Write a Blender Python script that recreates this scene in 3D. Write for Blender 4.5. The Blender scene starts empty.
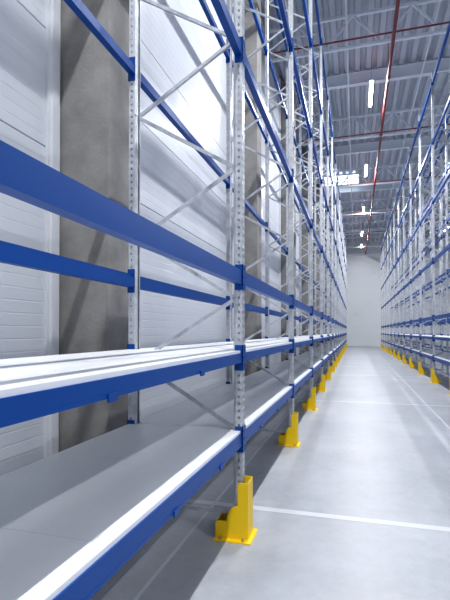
import bpy, math, random
from mathutils import Vector
random.seed(3)
S=bpy.context.scene
COL=S.collection

# ---------------------------------------------------------------- materials
def mat(name, col, rough=.5, metal=0.0, noise=None, bump=None, emis=None, spec=None):
    m=bpy.data.materials.new(name); m.use_nodes=True
    nt=m.node_tree; b=nt.nodes['Principled BSDF']
    b.inputs['Base Color'].default_value=(*col,1)
    b.inputs['Roughness'].default_value=rough
    b.inputs['Metallic'].default_value=metal
    if spec is not None: b.inputs['Specular IOR Level'].default_value=spec
    tc=nt.nodes.new('ShaderNodeTexCoord')
    if noise:
        sc,c2,lo,hi=noise
        n=nt.nodes.new('ShaderNodeTexNoise'); n.inputs['Scale'].default_value=sc
        n.inputs['Detail'].default_value=6; n.inputs['Roughness'].default_value=.6
        r=nt.nodes.new('ShaderNodeValToRGB')
        r.color_ramp.elements[0].position=lo; r.color_ramp.elements[0].color=(*col,1)
        r.color_ramp.elements[1].position=hi; r.color_ramp.elements[1].color=(*c2,1)
        nt.links.new(tc.outputs['Object'],n.inputs['Vector'])
        nt.links.new(n.outputs['Fac'],r.inputs['Fac'])
        nt.links.new(r.outputs['Color'],b.inputs['Base Color'])
    if bump:
        sc,st=bump
        n2=nt.nodes.new('ShaderNodeTexNoise'); n2.inputs['Scale'].default_value=sc; n2.inputs['Detail'].default_value=5
        bp=nt.nodes.new('ShaderNodeBump'); bp.inputs['Strength'].default_value=st; bp.inputs['Distance'].default_value=.01
        nt.links.new(tc.outputs['Object'],n2.inputs['Vector'])
        nt.links.new(n2.outputs['Fac'],bp.inputs['Height'])
        nt.links.new(bp.outputs['Normal'],b.inputs['Normal'])
    if emis:
        b.inputs['Emission Color'].default_value=(*emis[0],1)
        b.inputs['Emission Strength'].default_value=emis[1]
    return m
M_galv=mat('galvanized_steel',(.48,.50,.53),.36,.5,noise=(14,(.68,.70,.74),.35,.7))
M_blue=mat('blue_powder_coat',(.003,.066,.29),.40,spec=.35)
M_bluedk=mat('dark_slot',(.01,.015,.04),.7)
M_yel=mat('yellow_paint',(.88,.60,.012),.42)
M_board=mat('white_shelf_board',(.77,.785,.81),.36,noise=(3,(.81,.825,.85),.3,.7))
M_wall=mat('wall_panel_white',(.61,.64,.685),.32,noise=(.6,(.67,.695,.735),.3,.7),spec=.36)
M_wallend=mat('wall_panel_lit',(.72,.74,.76),.5)  # whitened panel colour stands in for the bright light on the end wall
M_walld=mat('wall_panel_darkened',(.30,.31,.33),.5)  # unseen wall behind the camera, darkened to cut ambient bounce
M_conc=mat('precast_concrete',(.25,.242,.23),.9,noise=(3.5,(.36,.35,.335),.3,.7),bump=(40,.3),spec=.2)
M_trim=mat('white_flashing',(.74,.76,.79),.35)
M_ceil=mat('ceiling_deck',(.50,.53,.57),.5)
M_truss=mat('truss_steel',(.74,.78,.82),.45,.1)
M_red=mat('red_sprinkler_pipe',(.20,.03,.028),.5)
M_seam=mat('floor_joint_filler',(.55,.57,.60),.45)
M_seam2=mat('floor_line_thin',(.50,.53,.57),.45)
M_bolt=mat('bolt_zinc',(.45,.46,.48),.35,.9)
M_house=mat('lamp_housing',(.75,.77,.8),.4)
M_lamp=mat('lamp_diffuser',(1,1,1),.4,emis=((.93,.97,1),14))
M_sky=mat('skylight_glazing',(.8,.9,1),.3,emis=((.85,.93,1),3))
M_gap=mat('panel_gap',(.14,.15,.17),.8)

# floor material : polished power-floated concrete
def floor_mat():
    m=bpy.data.materials.new('floor_polished_concrete'); m.use_nodes=True
    nt=m.node_tree; b=nt.nodes['Principled BSDF']; L=nt.links
    tc=nt.nodes.new('ShaderNodeTexCoord')
    def noise(s,d=6,r=.6):
        n=nt.nodes.new('ShaderNodeTexNoise'); n.inputs['Scale'].default_value=s
        n.inputs['Detail'].default_value=d; n.inputs['Roughness'].default_value=r
        L.new(tc.outputs['Object'],n.inputs['Vector']); return n
    a=noise(.8,8,.66); c=noise(12,6,.7)
    mx=nt.nodes.new('ShaderNodeMath'); mx.operation='MULTIPLY_ADD'
    L.new(c.outputs['Fac'],mx.inputs[0]); mx.inputs[1].default_value=.35
    L.new(a.outputs['Fac'],mx.inputs[2])
    r=nt.nodes.new('ShaderNodeValToRGB')
    r.color_ramp.elements[0].position=.42; r.color_ramp.elements[0].color=(.30,.318,.348,1)
    r.color_ramp.elements[1].position=.95; r.color_ramp.elements[1].color=(.48,.50,.535,1)
    L.new(mx.outputs[0],r.inputs['Fac']); L.new(r.outputs['Color'],b.inputs['Base Color'])
    rr=nt.nodes.new('ShaderNodeMapRange'); rr.inputs['To Min'].default_value=.30; rr.inputs['To Max'].default_value=.50
    L.new(a.outputs['Fac'],rr.inputs['Value']); L.new(rr.outputs['Result'],b.inputs['Roughness'])
    b.inputs['Specular IOR Level'].default_value=.33
    bp=nt.nodes.new('ShaderNodeBump'); bp.inputs['Strength'].default_value=.10; bp.inputs['Distance'].default_value=.01
    L.new(c.outputs['Fac'],bp.inputs['Height']); L.new(bp.outputs['Normal'],b.inputs['Normal'])
    return m
M_floor=floor_mat()

# ---------------------------------------------------------------- mesh builder
class MB:
    def __init__(s): s.v=[];s.f=[];s.m=[];s.mats=[]
    def mi(s,m):
        if m not in s.mats: s.mats.append(m)
        return s.mats.index(m)
    def face(s,pts,m):
        i=len(s.v); s.v+= [tuple(p) for p in pts]; s.f.append(tuple(range(i,i+len(pts)))); s.m.append(s.mi(m))
    def box(s,x0,x1,y0,y1,z0,z1,m):
        i=len(s.v)
        s.v+=[(x0,y0,z0),(x1,y0,z0),(x1,y1,z0),(x0,y1,z0),(x0,y0,z1),(x1,y0,z1),(x1,y1,z1),(x0,y1,z1)]
        for q in ((0,3,2,1),(4,5,6,7),(0,1,5,4),(1,2,6,5),(2,3,7,6),(3,0,4,7)):
            s.f.append(tuple(i+k for k in q)); s.m.append(s.mi(m))
    def bar(s,p,q,w,h,m,up=(0,1,0)):
        p=Vector(p);q=Vector(q);d=(q-p).normalized();u=Vector(up)
        a=d.cross(u).normalized()*(w/2); b=a.cross(d).normalized()*(h/2)
        i=len(s.v)
        for c in (p,q):
            for e in (-a-b,a-b,a+b,-a+b): s.v.append(tuple(c+e))
        for k in ((3,2,1,0),(4,5,6,7),(0,1,5,4),(1,2,6,5),(2,3,7,6),(3,0,4,7)):
            s.f.append(tuple(i+j for j in k)); s.m.append(s.mi(m))
    def cyl(s,p,q,r,m,n=10):
        p=Vector(p);q=Vector(q);d=(q-p).normalized()
        u=Vector((0,0,1)) if abs(d.z)<.9 else Vector((1,0,0))
        a=d.cross(u).normalized(); b=d.cross(a)
        i=len(s.v)
        for c in (p,q):
            for k in range(n):
                t=2*math.pi*k/n; s.v.append(tuple(c+a*r*math.cos(t)+b*r*math.sin(t)))
        for k in range(n):
            s.f.append((i+k,i+(k+1)%n,i+n+(k+1)%n,i+n+k)); s.m.append(s.mi(m))
        s.f.append(tuple(i+k for k in range(n))[::-1]); s.m.append(s.mi(m))
        s.f.append(tuple(i+n+k for k in range(n))); s.m.append(s.mi(m))
    def prism_y(s,prof,y0,y1,m,closed=True):   # profile in (x,z) extruded in y
        n=len(prof); i=len(s.v)
        for y in (y0,y1):
            for x,z in prof: s.v.append((x,y,z))
        for k in range(n if closed else n-1):
            s.f.append((i+k,i+(k+1)%n,i+n+(k+1)%n,i+n+k)); s.m.append(s.mi(m))
        if closed:
            s.f.append(tuple(range(i,i+n))[::-1]); s.m.append(s.mi(m))
            s.f.append(tuple(range(i+n,i+2*n))); s.m.append(s.mi(m))
    def mesh(s,name,fix=True):
        me=bpy.data.meshes.new(name); me.from_pydata(s.v,[],s.f)
        for m in s.mats: me.materials.append(m)
        me.polygons.foreach_set('material_index',s.m); me.update()
        if fix:
            import bmesh
            bm=bmesh.new(); bm.from_mesh(me); bmesh.ops.recalc_face_normals(bm,faces=bm.faces); bm.to_mesh(me); bm.free()
        return me
def obj(name,me,loc=(0,0,0),rot=0,parent=None):
    o=bpy.data.objects.new(name,me); o.location=loc; o.rotation_euler=(0,0,rot); COL.objects.link(o)
    if parent: o.parent=parent
    return o
def empty(name,loc=(0,0,0),rot=0):
    o=bpy.data.objects.new(name,None); o.location=loc; o.rotation_euler=(0,0,rot); o.empty_display_size=.2; COL.objects.link(o); return o

# ---------------------------------------------------------------- dimensions
BAY=2.7; D=.83; HP=8.9
LX=-.80; RX=2.13
Y0=.42-BAY
NF=17
YEND=45.5; YBACK=-9.0
WX=-2.5; CZ=10.15; RWX=9.5

# ---------------------------------------------------------------- upright frame
def post(mb,x,sgn,H):
    hw=.036; fx=x+sgn*.031; bx=x-sgn*.018; lx=x-sgn*.034
    pitch=.05; n=int(H/pitch)
    ys=[-hw,-.025,-.012,.012,.025,hw]
    for a,b in ((0,1),(2,3),(4,5)):
        mb.face([(fx,ys[a],0),(fx,ys[b],0),(fx,ys[b],H),(fx,ys[a],H)],M_galv)
    for a,b in ((1,2),(3,4)):
        for k in range(n):
            z=k*pitch
            mb.face([(fx,ys[a],z),(fx,ys[b],z),(fx,ys[b],z+.026),(fx,ys[a],z+.026)],M_galv)
    for s in (-1,1):
        y=s*hw
        xs=[fx,fx-sgn*.018,fx-sgn*.030,bx]
        for a,b in ((0,1),(2,3)):
            mb.face([(xs[a],y,0),(xs[b],y,0),(xs[b],y,H),(xs[a],y,H)],M_galv)
        for k in range(n):
            z=k*pitch
            mb.face([(xs[1],y,z),(xs[2],y,z),(xs[2],y,z+.032),(xs[1],y,z+.032)],M_galv)
        y2=s*.026
        mb.face([(bx,y,0),(lx,y2,0),(lx,y2,H),(bx,y,H)],M_galv)
        y3=s*.013
        mb.face([(lx,y2,0),(lx,y3,0),(lx,y3,H),(lx,y2,H)],M_galv)
    mb.box(x-.065,x+.06,-.07,.07,0,.008,M_galv)
    for s in (-1,1): mb.cyl((x,s*.058,.008),(x,s*.058,.03),.009,M_bolt,6)
mb=MB()
post(mb,0,1,HP); post(mb,-D,-1,HP)
z=.28; k=0; fx=-.025; rx=-D+.025
pts=[]
while z<HP-.05:
    pts.append(((rx if k%2==0 else fx),z)); z+=.47; k+=1
for (xa,za),(xb,zb) in zip(pts,pts[1:]):
    off=.0
    mb.bar((xa,off,za),(xb,off,zb),.022,.003,M_galv)
    d=Vector((xb-xa,0,zb-za)).normalized(); nrm=Vector((-d.z,0,d.x))*.011
    for s in (-1,1):
        mb.bar(Vector((xa,off+.009,za))+nrm*s,Vector((xb,off+.009,zb))+nrm*s,.003,.018,M_galv)
for (x,z) in pts: mb.cyl((x,-.041,z),(x,.041,z),.007,M_bolt,6)
mb.bar((fx,0,.16),(rx,0,.16),.026,.02,M_galv)
mb.bar((fx,0,HP-.1),(rx,0,HP-.1),.026,.02,M_galv)
ME_frame=mb.mesh('upright_frame',fix=False)

# ---------------------------------------------------------------- beams for one bay
UP=[3.50,5.20,6.90,8.60]
def beam(mb,x,sgn,zt,h,clips=False):
    y0=.037; y1=BAY-.037
    o=x+sgn*.027; i=x-sgn*.020
    prof=[(o,zt),(o,zt-h),(i,zt-h),(i,zt-.022),(x-sgn*.004,zt-.022),(x-sgn*.004,zt)]
    mb.prism_y(prof,y0,y1,M_blue)
    mb.box(min(o,o+sgn*.0015),max(o,o+sgn*.0015),y0,y1,zt-h,zt-h+.012,M_blue)
    for s,ye in ((1,0),(-1,BAY)):
        ya,yb=sorted((ye+s*.001,ye+s*.042))
        c0=x+sgn*.0325; c1=x+sgn*.037
        za=zt-h/2-.090; zb=zt-h/2+.090
        mb.box(min(c0,c1),max(c0,c1),ya,yb,za,zb,M_blue)
        ya,yb=sorted((ye+s*.0375,ye+s*.042))
        mb.box(min(x-sgn*.022,c1),max(x-sgn*.022,c1),ya,yb,za,zb,M_blue)
        for k in range(3):
            zz=za+.03+k*.055
            ya,yb=sorted((ye+s*.014,ye+s*.022))
            mb.box(min(c1,c1+sgn*.001),max(c1,c1+sgn*.001),ya,yb,zz,zz+.014,M_bluedk)
    if clips:
        for y in ((.62,1.45,2.15) if clips==2 else (.9,1.8)):
            mb.box(min(o+sgn*.002,o+sgn*.009),max(o+sgn*.002,o+sgn*.009),y-.028,y+.028,zt-h-.012,zt-h+.016,M_blue)
def beams_mesh(name,levels):
    mb=MB()
    for zt,h,cl in levels:
        beam(mb,0,1,zt,h,cl); beam(mb,-D,-1,zt,h,False)
    return mb.mesh(name)
lv=[(.735,.09,2),(1.298,.066,1),(1.885,.10,0)]+[(z,.085,0) for z in UP]
ME_beams=beams_mesh('beams',lv)
mb=MB()
for zt in (.737,1.300):
    n=3; w=(BAY-.012)/n
    for k in range(n):
        a=.006+k*w; b=a+w-.0015
        mb.box(-D+.041,-.0415,a,b,zt-.002,zt+.016,M_board)
    mb.box(-.041,.020,.045,BAY-.045,zt-.002,zt+.016,M_board)
    mb.box(-D-.02,-D+.041,.045,BAY-.045,zt-.002,zt+.016,M_board)
    for y in (.9,1.8):
        mb.box(-D+.02,-.02,y-.02,y+.02,zt-.03,zt-.003,M_galv)
ME_boards=mb.mesh('shelf_boards')

def rack(name,x,rot,shelves,extra_y=0,f0=0,f1=NF):
    e=empty(name,(x,Y0,0),0)
    for k in range(f0,f1):
        obj('upright_frame',ME_frame,(0,k*BAY,0),rot,e)
    for k in range(f0,f1-1):
        yy=k*BAY if rot==0 else (k+1)*BAY
        obj('beams',ME_beams,(0,yy,0),rot,e)
        if shelves: obj('shelf_boards',ME_boards,(0,yy,0),rot,e)
    return e
rack('pallet_rack',LX,0,True)
rack('pallet_rack',RX,math.pi,True,f0=2)
rack('pallet_rack',RX+2*D+.30,0,False,f0=2)

# ---------------------------------------------------------------- yellow post protectors
mb=MB()
t=.006; X1=.080; HY=.080
mb.box(X1-t,X1,-HY,HY,0,.40,M_yel)
def wing(y):
    prof=[(X1,0),(X1,.40),(.018,.40),(.010,.385),(.010,.24)]
    for k in range(1,7):
        a=math.pi*k/12
        prof.append((.010-.080*math.sin(a), .24-.115*(1-math.cos(a))))
    prof+=[(-.135,.125),(-.15,.11),(-.15,0)]
    mb.prism_y(prof,y-t/2,y+t/2,M_yel)
wing(-HY); wing(HY)
mb.box(-.155,X1+.03,-HY-.045,-HY,0,.008,M_yel)
mb.box(-.155,X1+.03,HY,HY+.045,0,.008,M_yel)
mb.box(X1,X1+.03,-HY,HY,0,.008,M_yel)
mb.box(-.155,-.149,-HY,HY,0,.11,M_yel)
for x in (-.11,.05):
    for s in (-1,1):
        mb.cyl((x,s*(HY+.023),.008),(x,s*(HY+.023),.026),.010,M_bolt,6)
ME_guard=mb.mesh('post_protector')
for k in range(NF):
    obj('post_protector',ME_guard,(LX,Y0+k*BAY,0),0)
for k in range(2,NF):
    obj('post_protector',ME_guard,(RX,Y0+k*BAY,0),math.pi)

# ---------------------------------------------------------------- room shell
mb=MB(); mb.box(WX-.3,RWX+.3,YBACK,YEND+.3,-.2,0,M_floor); obj('floor',mb.mesh('floor'))
def wall_profile(H):
    pr=[(0,0)]; z=0
    while z<H-.01:
        for k in range(10):
            zz=z+k*.1
            if k==0:
                pr+=[(-.012,zz+.001),(-.012,zz+.008),(0,zz+.012)]
            pr+=[(0,zz+.086),(-.0012,zz+.089),(-.0012,zz+.097),(0,zz+.0995)]
        z+=1.0
    return pr
def wall_mesh(name,x,sgn,y0,y1,H,M=None):
    M=M or M_wall
    mb=MB(); pr=[(x+sgn*a,min(b,H)) for a,b in wall_profile(H)]
    for (xa,za),(xb,zb) in zip(pr,pr[1:]):
        m=M_gap if (abs(xa-x)>.01 and abs(xb-x)>.01) else M
        mb.face([(xa,y0,za),(xa,y1,za),(xb,y1,zb),(xb,y0,zb)],m)
    mb.box(min(x-sgn*.03,x-sgn*.2),max(x-sgn*.03,x-sgn*.2),y0,y1,0,H,M)
    return mb.mesh(name,fix=False)
obj('wall_left',wall_mesh('wall_left',WX,1,YBACK,YEND,CZ+.1))
obj('wall_right',wall_mesh('wall_right',RWX,-1,YBACK,YEND,CZ+.1))
mb=MB()
mb.box(WX-.2,RWX+.2,YEND+.02,YEND+.2,0,CZ+.1,M_wallend)
for k in range(0,10):
    mb.box(WX,RWX,YEND-.0,YEND+.02,k*1.0+.015,k*1.0+.995,M_wallend)
obj('wall_back',mb.mesh('wall_back'))
mb=MB(); mb.box(WX-.2,RWX+.2,YBACK-.2,YBACK,0,CZ+.1,M_walld); obj('wall_front',mb.mesh('wall_front'))
mb=MB(); pr=[]; x=WX-.2
while x<RWX+.2:
    pr+=[(x,CZ),(x+.14,CZ),(x+.18,CZ+.12),(x+.30,CZ+.12)]; x+=.34
mb.prism_y(pr,YBACK-.1,YEND+.1,M_ceil,closed=False)
mb.box(WX-.2,x,YBACK-.1,YEND+.1,CZ+.16,CZ+.25,M_ceil)
obj('ceiling',mb.mesh('ceiling',fix=False))

# concrete columns along the wall
mb=MB()
prof=[(-.0,0),(.49,0),(.50,.012),(.50,.408),(.49,.42),(0,.42)]
n=len(prof)
for z in (0,CZ-.02):
    for a,b in prof: mb.v.append((a,b,z))
for k in range(n):
    mb.f.append((k,(k+1)%n,n+(k+1)%n,n+k)); mb.m.append(mb.mi(M_conc))
mb.f.append(tuple(range(n))); mb.m.append(0); mb.f.append(tuple(range(n,2*n))); mb.m.append(0)
ME_col=mb.mesh('concrete_column')
mb=MB(); mb.box(0,.03,-.17,-.015,0,CZ-.02,M_trim); mb.box(.03,.045,-.13,-.05,0,CZ-.02,M_trim)
ME_fl=mb.mesh('wall_flashing')
k=0
for j in range(-2,7):
    y=3.36+6*j
    if y>YEND-1: break
    obj('concrete_column',ME_col,(WX+.002,y,0))
    obj('trim_%d'%k,ME_fl,(WX+.001,y,0)); k+=1

# floor joints
mb=MB()
for j in range(-1,7):
    y=3.64+6*j
    mb.box(WX+.05,RWX-.05,y-.040,y+.040,0,.0012,M_seam)
for x,w in ((1.35,.008),(-1.15,.012),(5.2,.008)):
    mb.box(x-w,x+w,YBACK+.1,YEND-.1,.0,.0016,M_seam2)
obj('floor_joint',mb.mesh('floor_joint'))

# ---------------------------------------------------------------- roof structure
def truss_mesh():
    mb=MB(); zb=9.12; zt=9.98
    for z in (zb,zt): mb.bar((WX+.05,0,z),(RWX-.05,0,z),.07,.08,M_truss)
    x=WX+.2; k=0; st=.75
    while x+st<RWX:
        a=(x,0,zb if k%2==0 else zt); b=(x+st,0,zt if k%2==0 else zb)
        mb.bar(a,b,.05,.05,M_truss); x+=st; k+=1
    return mb.mesh('roof_truss')
ME_tr=truss_mesh()
for j in range(-3,6):
    y=12.52+6*j
    if YBACK+.5<y<YEND: obj('roof_truss',ME_tr,(0,y,0))
mb=MB()   # I-beam rafter
mb.box(WX+.02,RWX-.02,-.09,.09,9.72,9.735,M_truss); mb.box(WX+.02,RWX-.02,-.09,.09,10.10,10.115,M_truss); mb.box(WX+.02,RWX-.02,-.008,.008,9.72,10.11,M_truss)
ME_ib=mb.mesh('roof_rafter')
for j in range(-2,6):
    obj('roof_rafter',ME_ib,(0,9.62+6*j,0))
# sprinkler system
mb=MB(); px=.95; pz=8.95
mb.cyl((px,YBACK+.3,pz),(px,YEND-.1,pz),.045,M_red,12)
for y in [-6,-2,2,6,10,14,18,22,26,30,34,38,42]:
    mb.cyl((px,y,pz),(px,y,CZ-.02),.008,M_red,6)
    mb.cyl((px,y,pz-.05),(px,y+.001,pz-.12),.015,M_bolt,8)
    mb.cyl((px,y-.03,pz),(px,y+.03,pz),.058,M_red,12)
for y in (12.1,18.1,24.1,30.1,36.1):
    mb.cyl((WX+.1,y,pz+.12),(RWX-.1,y,pz+.12),.022,M_red,10)
    mb.cyl((px,y,pz),(px,y,pz+.12),.025,M_red,8)
obj('sprinkler_pipe',mb.mesh('sprinkler_pipe'))
mb=MB()
for x,z in ((-.2,9.35),(2.0,9.5),(-1.6,9.4)):
    mb.cyl((x,YBACK+.3,z),(x,YEND-.2,z),.02,M_truss,8)
obj('cable_conduit',mb.mesh('cable_conduit'))
def skylight(x0,x1,y0,y1):
    mb=MB(); z=CZ-.02
    mb.face([(x0,y0,z),(x1,y0,z),(x1,y1,z),(x0,y1,z)],M_sky)
    for i in range(4):
        x=x0+(x1-x0)*i/3; mb.box(x-.03,x+.03,y0,y1,z-.06,z+.015,M_trim)
    for i in range(4):
        y=y0+(y1-y0)*i/3; mb.box(x0,x1,y-.03,y+.03,z-.06,z+.015,M_trim)
    return mb
k=1
for (a,b,c_,d_) in ((-1.7,.2,25.6,27.4),(4.6,6.4,25.6,27.4)):
    obj('window_%d'%k,skylight(a,b,c_,d_).mesh('skylight')); k+=1

# ---------------------------------------------------------------- lamps
mb=MB(); L=1.7; w=.06
mb.prism_y([(-w,0),(w,0),(w*.6,.07),(-w*.6,.07)],-L/2,L/2,M_house)
mb.box(-w+.008,w-.008,-L/2+.02,L/2-.02,-.012,0,M_lamp)
for y in (-.6,.6): mb.cyl((0,y,.07),(0,y,CZ-9.24),.006,M_bolt,6)
ME_lamp=mb.mesh('end_wall_fill_lamp')
def lamp_data(e):
    ld=bpy.data.lights.new('lamp_light','AREA'); ld.shape='RECTANGLE'; ld.size=.10; ld.size_y=1.6; ld.energy=e; ld.color=(.97,.98,1)
    return ld
for lx,ld in ((.5,lamp_data(440)),(6.6,lamp_data(240))):  # second row, over the other aisle, is unseen and added for fill
    for j in range(-2,5):
        y=15.35+7.3*(j-1)
        o=obj('end_wall_fill_lamp',ME_lamp,(lx,y,9.2))
        lo=bpy.data.objects.new('lamp_light',ld); lo.location=(0,0,-.016); COL.objects.link(lo); lo.parent=o
o=obj('end_wall_fill_lamp',ME_lamp,(.5,42.5,9.2))  # extra lamp added to brighten the end wall
lo=bpy.data.objects.new('lamp_light',lamp_data(60)); lo.location=(0,0,-.016); COL.objects.link(lo); lo.parent=o

# ---------------------------------------------------------------- world, camera
w=bpy.data.worlds.new('World'); S.world=w; w.use_nodes=True
w.node_tree.nodes['Background'].inputs[0].default_value=(.75,.85,1,1); w.node_tree.nodes['Background'].inputs[1].default_value=.5
cam=bpy.data.cameras.new('camera'); co=bpy.data.objects.new('camera',cam); COL.objects.link(co)
cam.lens=27; cam.sensor_width=36; cam.clip_end=200; cam.clip_start=.02
co.location=(0,0,1.45); co.rotation_euler=(math.radians(90.7),0,math.radians(16.2)); cam.shift_y=.0435
S.camera=co
S.view_settings.view_transform='Standard'; S.view_settings.exposure=-0.22
try: S.view_settings.look='Medium High Contrast'
except Exception as e: print('look',e)
